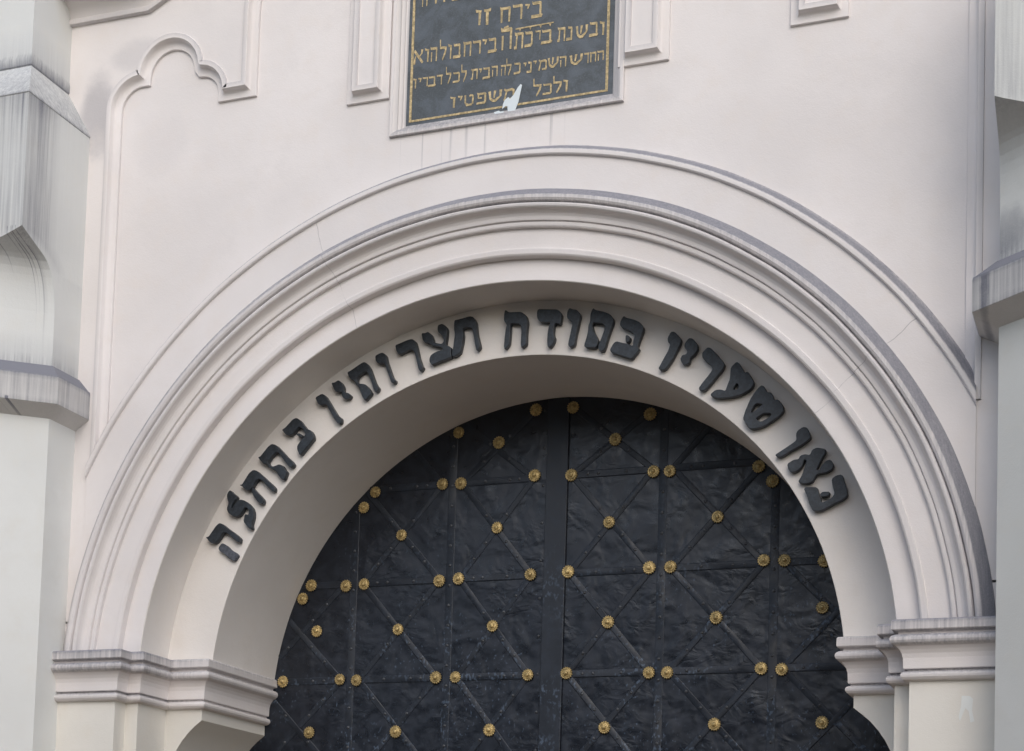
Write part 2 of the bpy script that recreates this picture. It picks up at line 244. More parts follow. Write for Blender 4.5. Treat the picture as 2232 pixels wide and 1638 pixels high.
PLAQUE=[[["he",-0.454,3.529,0.034,0.067],["he",-0.369,3.523,0.066,0.046],["bet",-0.273,3.513,0.057,0.031]],[["bet",0.164,3.372,0.06,0.087],["yod",0.112,3.397,0.028,0.027],["resh",0.061,3.377,0.056,0.081],["het",-0.006,3.375,0.058,0.082],["zayin",-0.104,3.38,0.041,0.085],["vav",-0.152,3.385,0.035,0.083]],[["vav",0.508,3.216,0.028,0.071],["bet",0.465,3.218,0.047,0.075],["shin",0.402,3.216,0.064,0.067],["nun",0.339,3.218,0.033,0.073],["tav",0.296,3.22,0.043,0.075],["bet",0.22,3.222,0.06,0.074],["resh",0.173,3.237,0.029,0.051],["kaf",0.125,3.225,0.046,0.082],["tav",0.071,3.226,0.05,0.088],["he",0.004,3.248,0.062,0.117],["bet",-0.07,3.226,0.049,0.078],["yod",-0.113,3.251,0.028,0.03],["resh",-0.154,3.229,0.047,0.073],["het",-0.207,3.229,0.045,0.079],["bet",-0.263,3.229,0.044,0.078],["vav",-0.303,3.231,0.022,0.079],["lamed",-0.342,3.248,0.043,0.109],["he",-0.392,3.232,0.038,0.078],["vav",-0.43,3.233,0.026,0.073],["alef",-0.478,3.232,0.06,0.075]],[["he",0.504,3.077,0.035,0.051],["het",0.465,3.076,0.034,0.053],["dalet",0.432,3.076,0.027,0.056],["shin",0.377,3.077,0.07,0.055],["he",0.309,3.079,0.036,0.056],["shin",0.257,3.082,0.058,0.055],["mem",0.202,3.079,0.045,0.056],["yod",0.161,3.098,0.022,0.02],["nun",0.132,3.078,0.028,0.059],["yod",0.108,3.096,0.018,0.022],["kaf",0.068,3.083,0.039,0.06],["lamed",0.021,3.099,0.031,0.088],["he",-0.008,3.085,0.027,0.058],["he",-0.054,3.088,0.034,0.057],["bet",-0.097,3.085,0.042,0.061],["yod",-0.132,3.104,0.019,0.023],["tav",-0.164,3.09,0.038,0.057],["lamed",-0.222,3.105,0.034,0.091],["kaf",-0.261,3.089,0.041,0.056],["lamed",-0.307,3.107,0.034,0.089],["dalet",-0.354,3.091,0.035,0.055],["bet",-0.396,3.089,0.043,0.056],["resh",-0.434,3.093,0.031,0.051],["yod",-0.465,3.107,0.021,0.025],["vav",-0.493,3.093,0.02,0.054]],[["vav",0.326,2.952,0.028,0.063],["lamed",0.282,2.967,0.052,0.088],["kaf",0.232,2.95,0.052,0.058],["lamed",0.176,2.968,0.05,0.091],["mem",0.028,2.955,0.059,0.062],["shin",-0.048,2.957,0.075,0.06],["pe",-0.12,2.957,0.055,0.061],["tet",-0.189,2.958,0.057,0.061],["yod",-0.237,2.976,0.027,0.026],["vav",-0.277,2.96,0.032,0.059]]]
# ------------------------------------------------------------------ setting (ground under the facade; its kerb and road are behind the camera's feet)
GZ = -2.9
def sheet(name, x0, x1, y0, y1, z, mat):
    b = MB(); b.box(x0, x1, y0, y1, z-.3, z); o = b.build(name, mat); tag(o, kind='structure'); return o
sheet('road', -150, 150, -150, -2.6, GZ-.12, M_road)
sheet('pavement', -150, 150, -2.6, 40, GZ, M_pave)
def unseen_house(x0, x1, h, mat, label):  # added out of view: blocks the low sky and bounces light onto the facade
    t = empty('unseen_house', ((x0+x1)/2, -19, GZ)); tag(t, label, 'building', group='unseen houses added to block and bounce light')
    b = MB(); b.box(x0, x1, -29, -19, GZ-.1, GZ+h); b.build('wall', mat, t)
    b = MB(); b.box(x0-.2, x1+.2, -29.2, -18.7, GZ+h, GZ+h+.35); b.build('cornice', M_base0, t)
    nx = int((x1-x0)/2.2)
    for r_ in range(int(h/3.3)):
        for k in range(nx):
            cx = x0+(k+.5)*(x1-x0)/nx; z = GZ+1.0+r_*3.3
            b = MB(); b.box(cx-.5, cx+.5, -19.0, -18.94, z, z+1.7); b.build('window', M_glass, t)
M_base0 = ground_mat('stucco_trim', (.45, .42, .36), 3); M_glass = ground_mat('window_glass', (.03, .035, .04), 2)
M_glass.node_tree.nodes['Principled BSDF'].inputs['Roughness'].default_value = .15
unseen_house(-34, -13, 7.4, ground_mat('ochre_stucco', (.55, .44, .31), 2), 'unseen ochre stuccoed house added to shape the light, farthest left of the three')
unseen_house(-12.98, 4, 8.0, ground_mat('grey_stucco', (.52, .44, .34), 2), 'unseen tall grey house added to shape the light, between its two neighbours')
unseen_house(4.02, 15, 6.6, ground_mat('brown_stucco', (.52, .42, .32), 2), 'unseen low brown house added to shape the light, to the right')
# ------------------------------------------------------------------ facade
F = -.062       # frame plane
BD = -.072      # band / fillet plane
PN = -.015      # recessed panel plane
fac = empty('synagogue_facade', (0, 0, GZ))
tag(fac, 'cream plastered stone facade around the tall arched doorway, with corner piers and moulded arch', 'building')
PI = math.pi
def support(prof, e=.0012):
    out = [prof[0]]
    for p, q in zip(prof, prof[1:]):
        L_ = math.hypot(q[0]-p[0], q[1]-p[1])
        if L_ > .008:
            t = e/L_
            out.append(tuple(p[i]+(q[i]-p[i])*t for i in range(3))); out.append(tuple(p[i]+(q[i]-p[i])*(1-t) for i in range(3)))
        out.append(q)
    return out
def arcsweep(prof, n=192, clip=None, cut0=0.0):
    """prof: (r, y, dirt); sweeps the half circle (right -> left); clip = |x| limit"""
    prof = support(prof); rows = []; ds = []
    for (r, y, d) in prof:
        t0 = math.asin(.15/r)
        if clip and r > clip: t0 = math.acos(clip/r)
        row = []; dr = []
        for k in range(n+1):
            t = t0 + (PI-2*t0)*k/n
            wv = .0011*math.sin(7.3*t+r*2)+.0009*math.sin(17*t+1.3+r*5)+.0005*math.sin(41*t+r*9)
            rw = r+wv*(1 if r > 2.0 else .4)
            row.append((rw*math.cos(t), y+wv*.6, rw*math.sin(t)))
            u = t/PI                                  # rain washes the left-hand slopes cleaner
            low = max(0., 1-(r*math.sin(t)-.15)/.16)  # darker just above the impost
            dr.append(min(1, d*(1.0 if u < .5 else 1.0-1.5*(u-.5)) + .38*low*low))
        rows.append(row); ds.append(dr)
    return rows, ds
# archivolt (from the inner arris outwards)
prof = [(1.984,.0,0),(2.075,.0,0),(2.0895,.0,.05),(2.0900,-.030,.1),(2.0925,-.042,.1),(2.100,-.0475,.05),(2.118,-.0485,.12),(2.1245,-.0475,.12),(2.127,-.041,.1),(2.129,-.040,0),
        (2.222,-.042,0),(2.2255,-.043,.1),(2.227,-.064,.15),(2.233,-.068,.1),(2.248,-.069,.05),(2.251,-.064,.2),(2.255,-.076,.2),(2.262,-.078,.05),
        (2.274,-.080,.02),(2.286,-.086,.02),(2.294,-.096,.02),(2.299,-.110,.03),(2.301,-.121,.1),(2.306,-.127,.2),(2.314,-.129,.25),(2.321,-.126,.25),(2.326,-.117,.5),(2.328,-.108,.6),
        (2.330,-.118,.5),(2.334,-.130,.35),(2.344,-.136,.3),(2.358,-.135,.4),(2.364,-.130,1.0),(2.386,-.104,1.0),(2.410,-.076,1.0),(2.414,-.060,.6),(2.414,-.03,.4)]
b = MB(); rows, ds = arcsweep(prof); b.grid(rows, ds)
# the vertical feet down into the imposts
b.build('arch_moulding', M_arch, fac, sharp=28)
# hood moulding
prof = [(2.572,-.062,0),(2.5765,-.074,.25),(2.578,-.086,.25),(2.583,-.091,.1),(2.598,-.091,.05),(2.603,-.0895,.4),(2.608,-.085,1.0),(2.630,-.054,1.0),(2.648,-.024,.75),(2.650,.01,.4)]
b = MB(); rows, ds = arcsweep(prof, clip=2.312); b.grid(rows, ds)
# plug ends
b.build('hood_moulding', M_trim, fac, sharp=28)
# the flat band between hood and archivolt (widening into the spandrels down to the imposts)
b = MB(); inner = []; outer = []; dd1 = []; dd2 = []
N = 200
for k in range(N+1):
    t = PI*k/N; c_, s_ = math.cos(t), math.sin(t)
    ro = 2.58 if abs(c_)*2.58 < 2.312 else 2.312/abs(c_)
    ri = min(2.405, ro)
    inner.append((ri*c_, BD, ri*s_)); outer.append((ro*c_, BD, ro*s_)); dd1.append(.03); dd2.append(0)
b.grid([inner, outer], [dd1, dd2])
# its arris at x = +-2.312, a 10 mm step back to the frame plane
for s in (-1, 1):
    z1 = math.sqrt(2.58**2-2.312**2)
    q = [(s*2.312, BD, -.05), (s*2.312, BD, z1), (s*2.312, F+.004, z1), (s*2.312, F+.004, -.05)]
    b.add(q, [(0,1,2,3)], .5)
b.build('arch_band', M_arch, fac)
# recessed panel
b = MB(); ZT = 5.2
from mathutils.geometry import tessellate_polygon
def flat_poly(b, polyxz, y, d=0., holes=()):
    allp = [[Vector((x, z, 0)) for x, z in polyxz]] + [[Vector((x, z, 0)) for x, z in h] for h in holes]
    tri = tessellate_polygon(allp)
    vs = [(p.x, y, p.y) for l in allp for p in l]
    fs = []
    for t in tri:
        a, b_, c = [Vector(vs[i]) for i in t]
        n = (b_-a).cross(c-a)
        fs.append(t if n.y < 0 else t[::-1])
    b.add(vs, fs, d)
t0 = math.acos(2.34/2.62)
pl = [(2.62*math.cos(t0+(PI-2*t0)*k/100), 2.62*math.sin(t0+(PI-2*t0)*k/100)) for k in range(101)]
pl = [(2.45, pl[0][1])] + pl + [(-2.45, pl[-1][1]), (-2.45, ZT), (2.45, ZT)]
flat_poly(b, pl, PN, 0., holes=[[(-.605, 2.803), (-.605, 4.32), (.640, 4.32), (.640, 2.803)]])
b.build('wall_panel', M_wall, fac)
# ---- frame plate with the cusped opening, and its coved edge
def arc(cx, cz, r, a0, a1, n):
    return [(cx+r*math.cos(R(a0+(a1-a0)*i/n)), cz+r*math.sin(R(a0+(a1-a0)*i/n))) for i in range(n+1)]
path = [(-2.272, 1.213), (-2.272, 3.18)]
path += arc(-2.098, 3.180, .174, 180, 93, 12)[1:]
path += arc(-1.914, 3.347, .182, 178, 4, 26)
path += arc(-1.728, 3.198, .150, 88, 0, 12)
path += [(-1.578, 3.192), (-1.437, 3.192), (-1.437, 3.62)]
path += arc(-1.123, 3.62, .314, 180, 0, 24)[1:]
path += [(-.809, 3.057), (-.661, 3.057), (-.661, 3.80)]
path += arc(-.004, 3.80, .657, 180, 0, 30)[1:]
path += [(.653, 3.020), (.818, 3.020), (.818, 3.62)]
path += arc(1.1555, 3.62, .3375, 180, 0, 24)[1:]
path += [(1.493, 3.085), (1.673, 3.085), (1.673, 3.28)]
path += arc(1.823, 3.28, .150, 180, 95, 12)[1:]
path += arc(1.985, 3.43, .170, 178, 3, 20)
path += arc(2.140, 3.28, .162, 88, 0, 12)
path += [(2.302, 1.168)]
pts = [Vector(p) for p in path]
# drop near-duplicates
pp = [pts[0]]
for p in pts[1:]:
    if (p-pp[-1]).length > .004: pp.append(p)
pts = pp
def offset(pts, o):
    """positive o = into the opening (right-hand side of the travel direction)"""
    out = []
    for i, p in enumerate(pts):
        d0 = (pts[i]-pts[i-1]).normalized() if i > 0 else None
        d1 = (pts[i+1]-pts[i]).normalized() if i < len(pts)-1 else None
        if d0 is None: d0 = d1
        if d1 is None: d1 = d0
        n0 = Vector((d0.y, -d0.x)); n1 = Vector((d1.y, -d1.x))
        n = (n0+n1)
        if n.length < 1e-6: n = n0
        n.normalize(); k = 1/max(.45, n.dot(n0))
        out.append(p+n*o*k)
    return out
cprof = [(-.030, F, 0), (-.0292, F-.006, .5), (-.027, BD, .3), (-.002, BD, 0), (0, BD+.002, .05), (.002, F+.006, 0), (.004, -.046, 0), (.008, -.039, 0), (.016, -.034, 0), (.030, -.0315, 0), (.043, -.031, .0), (.045, -.029, .1), (.046, -.006, .1)]
b = MB(); rows = []; ds = []
for (o, y, d) in cprof:
    q = offset(pts, o); rows.append([(p.x, y, p.y) for p in q]); ds.append([d]*len(q))
b.grid(rows, ds, flip=False)
b.build('cusped_moulding', M_trim, fac, sharp=40, recalc=False)
# the plate itself: polygon outside the opening, closed far above and beside
qo = offset(pts, -.0295)
cu = bpy.data.curves.new('c', 'CURVE'); cu.dimensions = '2D'; cu.fill_mode = 'BOTH'
poly = [(p.x, p.y) for p in qo]
zl = .35
outer = [(2.46, zl), (2.46, ZT), (-2.75, ZT), (-2.75, zl)]
poly = [(-2.30, zl), (-2.30, 1.20)] + poly + [(2.305, 1.165), (2.305, zl)] + outer
b = MB(); flat_poly(b, poly, F)
for s in (-1, 1):       # strips beside the arch, down to the ground, stopped by the pilasters
    b.add([(s*2.30, F, .36), (s*2.70, F, .36), (s*2.70, F, -.05), (s*2.30, F, -.05)], [(0,1,2,3)] if s < 0 else [(3,2,1,0)], 0)
b.build('frame_plate', M_plate, fac, recalc=False)
# ---- reveals and letter band
RF, RD, YB, YE = 1.984, 1.70, .278, .985
b = MB()
n = 160
def ring(r, y):
    t0 = math.asin(.15/r); return [(r*math.cos(t0+(PI-2*t0)*k/n), y, r*math.sin(t0+(PI-2*t0)*k/n)) for k in range(n+1)]
b.grid([ring(RF-.004, .0045), ring(RF-.001, .001), ring(RF, 0)], 0.)
b.grid([ring(RF-.004, YB), ring(RF-.004, .0045)], 0.)
b.build('outer_reveal', M_reveal, fac, sharp=50)
b = MB(); b.grid([ring(RD+.003, YB), ring(RF, YB)], 0.)
b.grid([ring(RD, YB+.004), ring(RD+.001, YB+.001), ring(RD+.003, YB)], 0.)
b.build('letter_band', M_reveal, fac, sharp=50)
b = MB(); b.grid([ring(RD, YE+.12), ring(RD, YB+.004)], 0.)
b.build('inner_reveal', M_reveal, fac, sharp=50)
# ---- jambs below the springing and the imposts
def plan_sweep(plan, prof, mat, name, parent, sharp=30, mirror=False):
    P = [Vector(p) for p in plan]
    prof = support(prof); rows = []; ds = []
    for (o, z, d) in prof:
        out = []
        for i, p in enumerate(P):
            d0 = (P[i]-P[i-1]).normalized() if i > 0 else (P[1]-P[0]).normalized()
            d1 = (P[i+1]-P[i]).normalized() if i < len(P)-1 else d0
            n0 = Vector((d0.y, -d0.x)); n1 = Vector((d1.y, -d1.x)); nn = (n0+n1).normalized()
            out.append(p + nn*o/max(.35, nn.dot(n0)))
        rows.append([((-q.x if mirror else q.x), q.y, z) for q in out]); ds.append([d*(1 if i < 4 else .75 if i < 5 else .5) for i in range(len(out))])
    # refine along the run so that the dirt noise and smooth shading behave
    bb = MB(); bb.grid(rows, ds, flip=mirror)
    return bb.build(name, mat, parent, sharp=sharp)
plan = [(-2.46, -.10), (-2.045, -.10), (-2.045, .0), (-1.968, .0), (-1.968, .278), (-1.742, .278), (-1.742, 1.06)]
# note: outward normal is on the right-hand side when walking left -> right along the front
iprof = [(-.10, .205, .7), (.040, .188, 1.0), (.066, .182, 1.0), (.071, .175, .85), (.0715, .165, .55), (.072, .140, .42), (.069, .136, .5), (.052, .133, .5), (.044, .128, .2), (.045, .121, .2), (.060, .117, .9), (.071, .110, .75), (.077, .101, .5), (.078, .091, .5), (.073, .080, .6), (.062, .072, .4),
         (.051, .067, .05), (.040, .054, 0), (.031, .038, 0), (.026, .018, 0), (.025, -.002, 0), (.0245, -.026, 0), (.022, -.030, .3), (.010, -.032, .6), (.009, -.038, .5), (.020, -.042, .6), (.030, -.047, .4), (.035, -.056, .2), (.034, -.066, .15), (.026, -.076, .15), (.010, -.081, .1), (-.03, -.083, 0)]
jprof = [(0, -.07, .0), (0, -.16, 0), (0, -.6, 0), (0, -1.6, .1), (0, GZ, .5)]
for s, mi in ((-1, False), (1, True)):
    # pilaster shaft and stepped jamb
    jp = [(-2.46, -.10), (-2.045, -.10), (-2.045, .0), (-1.968, .0), (-1.968, 1.06)]
    plan_sweep(jp, jprof, M_base, 'pilaster', fac, mirror=mi)
    plan_sweep(plan, iprof, M_arch, 'impost', fac, sharp=32, mirror=mi)
    # corbel under the band: a cavetto bracket closing the opening's upper corner
    pr = [(-1.742, -.06), (-1.742, -.142), (-1.75, -.150)]
    A0 = [(0, 0), (.035, -.028), (.07, -.062), (.105, -.105), (.135, -.152), (.165, -.215), (.188, -.285), (.203, -.36), (.212, -.44)]
    pr = [(-1.742, -.06), (-1.742, -.140)] + [(-1.748-x*1.05, -.146+z) for x, z in A0]
    poly = pr + [(-1.975, -.06)]
    bb = MB(); fr = [((-s_x if mi else s_x), z) for s_x, z in poly]
    flat_poly(bb, fr, YB)
    rows = [[((-x if mi else x), YB, z) for x, z in pr], [((-x if mi else x), 1.06, z) for x, z in pr]]
    bb.grid(rows, 0., flip=not mi)
    bb.build('corbel', M_base, fac, sharp=40)
# ---- corner piers
def poly_ring(pl, z): return [(x, y, z) for x, y in pl]
def pier(s):
    xs = 2.405 if s < 0 else 2.424
    zl0, zl1, zl2, zl3 = (1.405, 1.462, 1.612, 1.70) if s < 0 else (1.40, 1.455, 1.605, 1.70)
    zt = 2.335 if s < 0 else 2.27
    yf, ych, ca = -.613, -.300, .80
    XO = 4.2                                   # far side, off the picture
    def section(o, t):
        """outline from the wall, along the inner side, over the chamfer, along the front to the outer side; t = chamfer 0..1"""
        x0 = xs-o; y0 = yf-o
        cy = (ych-yf)*t; cx = cy/ca
        k = o*.38*t
        ya = y0+cy+k
        pl = [(x0, .05), (x0, -.07), (x0, -.07+(ya+.07)*.45), (x0, -.07+(ya+.07)*.72), (x0, ya), (x0+cx+k, y0), (XO-.5+o, y0), (XO+.2+o, .05)]
        return pl
    def loft(b, seq):
        for i in range(len(seq)-1):
            (o0, t0, z0, d0), (o1, t1, z1, d1) = seq[i], seq[i+1]
            r0 = [(s*x, y, z0) for x, y in section(o0, t0)]; r1 = [(s*x, y, z1) for x, y in section(o1, t1)]
            sd = lambda d, z: [d*.15, d*.12, d*.35, d*1.5, d*1.35, d, d, d] if 2.2 < z < 3.06 and s < 0 else [d]*8
            b.grid([r0, r1], [sd(d0, z0), sd(d1, z1)], flip=(s < 0))
    b = MB()
    seq = [(0, 1, GZ, .6), (0, 1, GZ+1.0, .1), (0, 1, 0, 0), (0, 1, zl0+.01, 0)]
    loft(b, seq)
    seq = [(0, 1, zl3-.02, .5), (0, 1, zl3+.05, .25), (0, 1, zl3+.16, .04), (0, 1, zt-.362, .03)]
    m_ = 20
    for i in range(m_+1):                      # concave stop: the chamfer dies into the square block above
        u = i/m_; dz = .36*(1-u)
        K = [(0, .0005), (.02, .13), (.041, .285), (.07, .50), (.099, .70), (.14, .82), (.182, .888), (.22, .93), (.26, .96), (.31, .986), (.36, 1.0)]
        for (a_, ta), (c_, tc) in zip(K, K[1:]):
            if a_ <= dz+1e-9 <= c_+2e-9: t = ta+(tc-ta)*(dz-a_)/(c_-a_)
        seq.append((0, t, zt-dz, .03+.35*(u**3)))
    seq2 = [(0, .0005, zt, .38), (0, .0005, zt+.12, .36), (0, .0005, zt+.4, .30), (0, .0005, 2.93, .36), (0, .0005, 3.045, .55)]
    loft(b, seq); loft(b, seq2)
    b.build('pier_shaft', M_pier_l if s < 0 else M_pier_r, fac, sharp=30)
    # weathered set-off and the narrower pier above
    b = MB()
    def up(inx, iny, z, d): return [(s*(xs+inx), .05, z), (s*(xs+inx), yf+iny, z), (s*(XO-.5-inx), yf+iny, z), (s*(XO+.2-inx), .05, z)], [d]*4
    steps = [up(0, 0, 3.045, .6), up(-.004, -.004, 3.05, .7), up(.0, .0, 3.062, .5), up(.150, .205, 3.312, .35), up(.153, .209, 3.318, .9), up(.148, .203, 3.324, .9), up(.146, .200, 3.36, .55), up(.152, .206, 3.39, .3), up(.152, .206, 3.55, .03), up(.152, .206, 5.2, 0)]
    b.grid([q[0] for q in steps], [q[1] for q in steps], flip=(s < 0))
    b.build('pier_setoff', M_pier_l if s < 0 else M_pier_r, fac, sharp=25)
    # ledge
    b = MB()
    O = .085 if s < 0 else .105
    seq = [(-.03, 1, zl0-.004, 0), (.0, 1, zl0, .1), (O-.004, 1, zl1-.004, .15), (O, 1, zl1, .5), (O, 1, zl1+.03, .35), (O, 1, zl2-.03, .45), (O, 1, zl2-.012, .7), (O-.003, 1, zl2, 1.1), (O-.012, 1, zl2+.006, 1.2), (.01, 1, zl3-.012, 1.2), (-.03, 1, zl3, 1.2)]
    loft(b, seq)
    b.build('pier_ledge', M_ledge, fac, sharp=30)
M_pier_l = plaster('plaster_pier_left', (.78, .79, .775), streaks=[(-2.53, -2.425, 1.72, 2.27, .75, 75), (-2.62, -2.41, 2.12, 2.335, .8, 60), (-2.70, -2.405, 2.36, 3.04, .35, 45)], seed=4)
M_pier_r = plaster('plaster_pier_right', (.76, .77, .745), blobs=[(2.46, 1.80, .12, .14, .5)], streaks=[], seed=6)
M_ledge = plaster('plaster_ledge', (.76, .745, .725), blobs=[(2.372, 1.53, .028, .2, .6)], streaks=[(-2.66, -2.47, 1.35, 1.47, .85, 60)], seed=7)
pier(-1); pier(1)
# ---- cornice of the gable at the upper left
gp = [(-2.62, 3.705), (-2.050, 3.697), (-1.60, 3.915), (-1.1, 4.16), (-.0, 4.70), (1.1, 4.16), (2.05, 3.70), (2.62, 3.70)]
gprof = [(0, F+.01, .1), (-.001, -.082, .3), (.002, -.090, .2), (.026, -.092, .05), (.030, -.088, .05), (.032, -.080, .1), (.036, -.082, 0), (.060, -.088, 0), (.085, -.105, 0), (.105, -.135, 0), (.118, -.180, 0), (.122, -.225, .05), (.124, -.25, .4), (.20, -.255, .3), (.26, -.06, .5)]
P2 = [Vector(p) for p in gp]; rows = []; ds = []
for (o, y, d) in gprof:
    q = offset(P2, -o); rows.append([(p.x, y, p.y) for p in q]); ds.append([d]*len(q))
b = MB(); b.grid(rows, ds, flip=True)
b.build('gable_cornice', M_trim, fac, sharp=28)
# ---- solid wall body behind everything (keeps light out)
b = MB()
b.box(-4.4, -2.03, .04, 1.3, GZ, 5.2); b.box(2.03, 4.4, .04, 1.3, GZ, 5.2)
pl = [(-2.03, 5.2), (-2.03, .0)] + [(-RF*math.cos(PI*k/60)*1.005, RF*math.sin(PI*k/60)*1.005) for k in range(61)] + [(2.03, 0), (2.03, 5.2)]
flat_poly(b, pl, .06)
b.box(-2.2, 2.2, 1.2, 1.4, GZ, 2.3)
b.build('wall_core', M_reveal, fac)
# ------------------------------------------------------------------ door (part of the facade; two leaves with straps and rosettes)
DY = .985
def leaf_poly(x0, x1, n=40):
    pl = [(x0, GZ+.02)]
    zz = lambda x: math.sqrt(max(0, 1.76**2-x*x)) if abs(x) < 1.76 else 0.0
    xs_ = [x0+(x1-x0)*i/n for i in range(n+1)]
    pl += [(x, max(zz(x), .0)) for x in xs_]
    pl += [(x1, GZ+.02)]
    return pl
def leaf(x0, x1):
    b = MB(); pl = leaf_poly(x0, x1); flat_poly(b, pl, DY)
    m_ = len(pl); vs = [(x, DY, z) for x, z in pl]+[(x, DY+.06, z) for x, z in pl]
    b.add(vs, [(i, (i+1) % m_, m_+(i+1) % m_, m_+i) for i in range(m_)])
    return b.build('door_leaf', M_door, fac, sharp=20)
leafL = leaf(-2.0, .0672); leafR = leaf(.0700, 2.0)
def clipseg(a, b_, r=1.69):
    ins = lambda p: p[1] < 0 or math.hypot(*p) < r
    if not ins(a) and not ins(b_): return None
    if ins(a) and ins(b_): return a, b_
    if not ins(a): a, b_ = b_, a
    lo, hi = 0., 1.
    for _ in range(30):
        mm = (lo+hi)/2; p = (a[0]+(b_[0]-a[0])*mm, a[1]+(b_[1]-a[1])*mm)
        if ins(p): lo = mm
        else: hi = mm
    return a, (a[0]+(b_[0]-a[0])*lo, a[1]+(b_[1]-a[1])*lo)
def rivet(b, x, y, z, r=.0095):
    k = 8; vs = [(x, y-r*.75, z)]; fs = []
    for j, (rr, h) in enumerate(((.62, .55), (1, 0))):
        for i in range(k):
            a = 2*PI*i/k; vs.append((x+r*rr*math.cos(a), y-r*h*.75-.0005, z+r*rr*math.sin(a)))
    for i in range(k): fs.append((0, 1+(i+1) % k, 1+i)); fs.append((1+i, 1+(i+1) % k, 1+k+(i+1) % k, 1+k+i))
    b.add(vs, fs, 0., 1)
def strap(a, b_, wd, lift, parent, rv=(), name='strap', cut=True, r=1.69):
    if cut:
        q = clipseg(a, b_, r)
        if q is None: return
        a2, b2 = q
    else: a2, b2 = a, b_
    A_, B_ = Vector(a2), Vector(b2); L = (B_-A_).length
    if L < .06: return
    d = (B_-A_)/L; n_ = Vector((-d.y, d.x)); e = .004
    b = MB()
    def ringp(h, off): return [A_+n_*(h)+d*0, B_+n_*h]
    rows = []
    for h, y in ((-wd/2, DY+.001), (-wd/2, DY-lift+e*.6), (-wd/2+e, DY-lift), (wd/2-e, DY-lift), (wd/2, DY-lift+e*.6), (wd/2, DY+.001)):
        nseg = max(2, int(L/.09)); row = []
        for k in range(nseg+1):
            p = A_+d*(L*k/nseg)+n_*h
            row.append((p.x, y+random.uniform(-.0003, .0003), p.y))
        rows.append(row)
    b.grid(rows, 0., flip=True)
    for t in rv:
        p = Vector(a)+(Vector(b_)-Vector(a))*t
        if p.y > 0 and p.length > 1.67: continue
        rivet(b, p.x, DY-lift, p.y)
    b.build(name, M_strap, parent, sharp=30, recalc=True, mat2=M_rivet)
rowz = [1.262, .722, .170, -.378, -.926, -1.474, -2.022, -2.57]
colsL = [(-.13, -.556), (-.673, -1.150), (-1.262, -1.80)]
colsR = [(.088, .548), (.655, 1.153), (1.260, 1.80)]
ros = []
for sgn, cols, lf in ((-1, colsL, leafL), (1, colsR, leafR)):
    # upright straps between the columns
    xa = (cols[0][1]+cols[1][0])/2; xb = (cols[1][1]+cols[2][0])/2
    for xv in (xa, xb):
        strap((xv, GZ+.1), (xv, 1.7), .050, .0014, lf, rv=[i/40 for i in range(1, 40)], r=1.69)
    for ci, (x0, x1) in enumerate(cols):
        for i in range(len(rowz)):
            z0 = rowz[i]
            strap((x0, z0), (x1, z0), .040, .0060, lf, rv=(.33, .67, .8 if i % 2 else .2))
            if i+1 < len(rowz):
                z1 = rowz[i+1]; cx = (x0+x1)/2; cz = (z0+z1)/2
                if ci == 2 and i == 0: continue
                for k, (p, q) in enumerate((((x0, z0), (x1, z1)), ((x0, z1), (x1, z0)))):
                    strap(p, q, .034, .0042+.0010*k, lf, rv=(.36, .64, .2 if (i+k) % 3 else .8))
    # truncated top field
    xt = cols[0][0]; 
    strap((xt, 1.262), (cols[0][1]*1.0, 1.60), .034, .0042, lf, rv=(.35, .62))
    strap((xt, 1.64), (cols[0][1], 1.262), .034, .0052, lf, rv=(.35, .7))
    strap((cols[1][0], 1.262), (cols[1][1], 1.80), .034, .0042, lf)
# centre stile on the left leaf
b = MB(); b.box(-.058, .066, DY-.012, DY+.01, GZ+.03, 1.695)
o = b.build('centre_stile', M_strap, leafL, bevel=.003)
for i in range(-11, 8):
    b = MB(); rivet(b, -.078, DY-.0005, .175+i*.2085, .009); b.build('rivet', M_strap, leafL, mat2=M_rivet)
# rosettes
RP = [(-.128,1.641),(.087,1.636),(.523,1.562),(-.584,1.55),(-.341,1.474),(.332,1.44),(-1.085,1.245),(-1.154,1.16),(-.672,1.263),(-.561,1.259),(-.125,1.274),(.087,1.261),(.549,1.248),(.639,1.244),(1.117,1.234),(1.191,1.151),
 (-.912,.987),(-.336,.995),(.309,.987),(.904,.98),(-1.471,.725),(-1.523,.65),(-1.249,.712),(-1.135,.717),(-.672,.714),(-.556,.721),(-.132,.724),(.085,.728),(.539,.728),(.655,.726),(1.153,.736),(1.261,.73),(1.466,.717),
 (-1.424,.457),(-.914,.449),(-.345,.447),(.318,.443),(.908,.445),(1.461,.475),
 (-1.63,.171),(-1.266,.174),(-1.162,.167),(-.674,.17),(-.556,.169),(-.13,.17),(.091,.174),(.551,.164),(.651,.162),(1.151,.17),(1.258,.162),(1.629,.156),
 (-1.448,-.127),(-.907,-.13),(-.345,-.128),(.313,-.125),(.911,-.117),(1.469,-.117)]
for j, z0 in enumerate(rowz[3:]):        # the rows below the picture, so that the door stays whole from lower viewpoints
    RP += [(sx*x, z0) for sx in (-1, 1) for x in (.11, .553, .665, 1.152, 1.26, 1.75)]
    if j: RP += [(sx*x, z0+.274) for sx in (-1, 1) for x in (.33, .91, 1.46)]
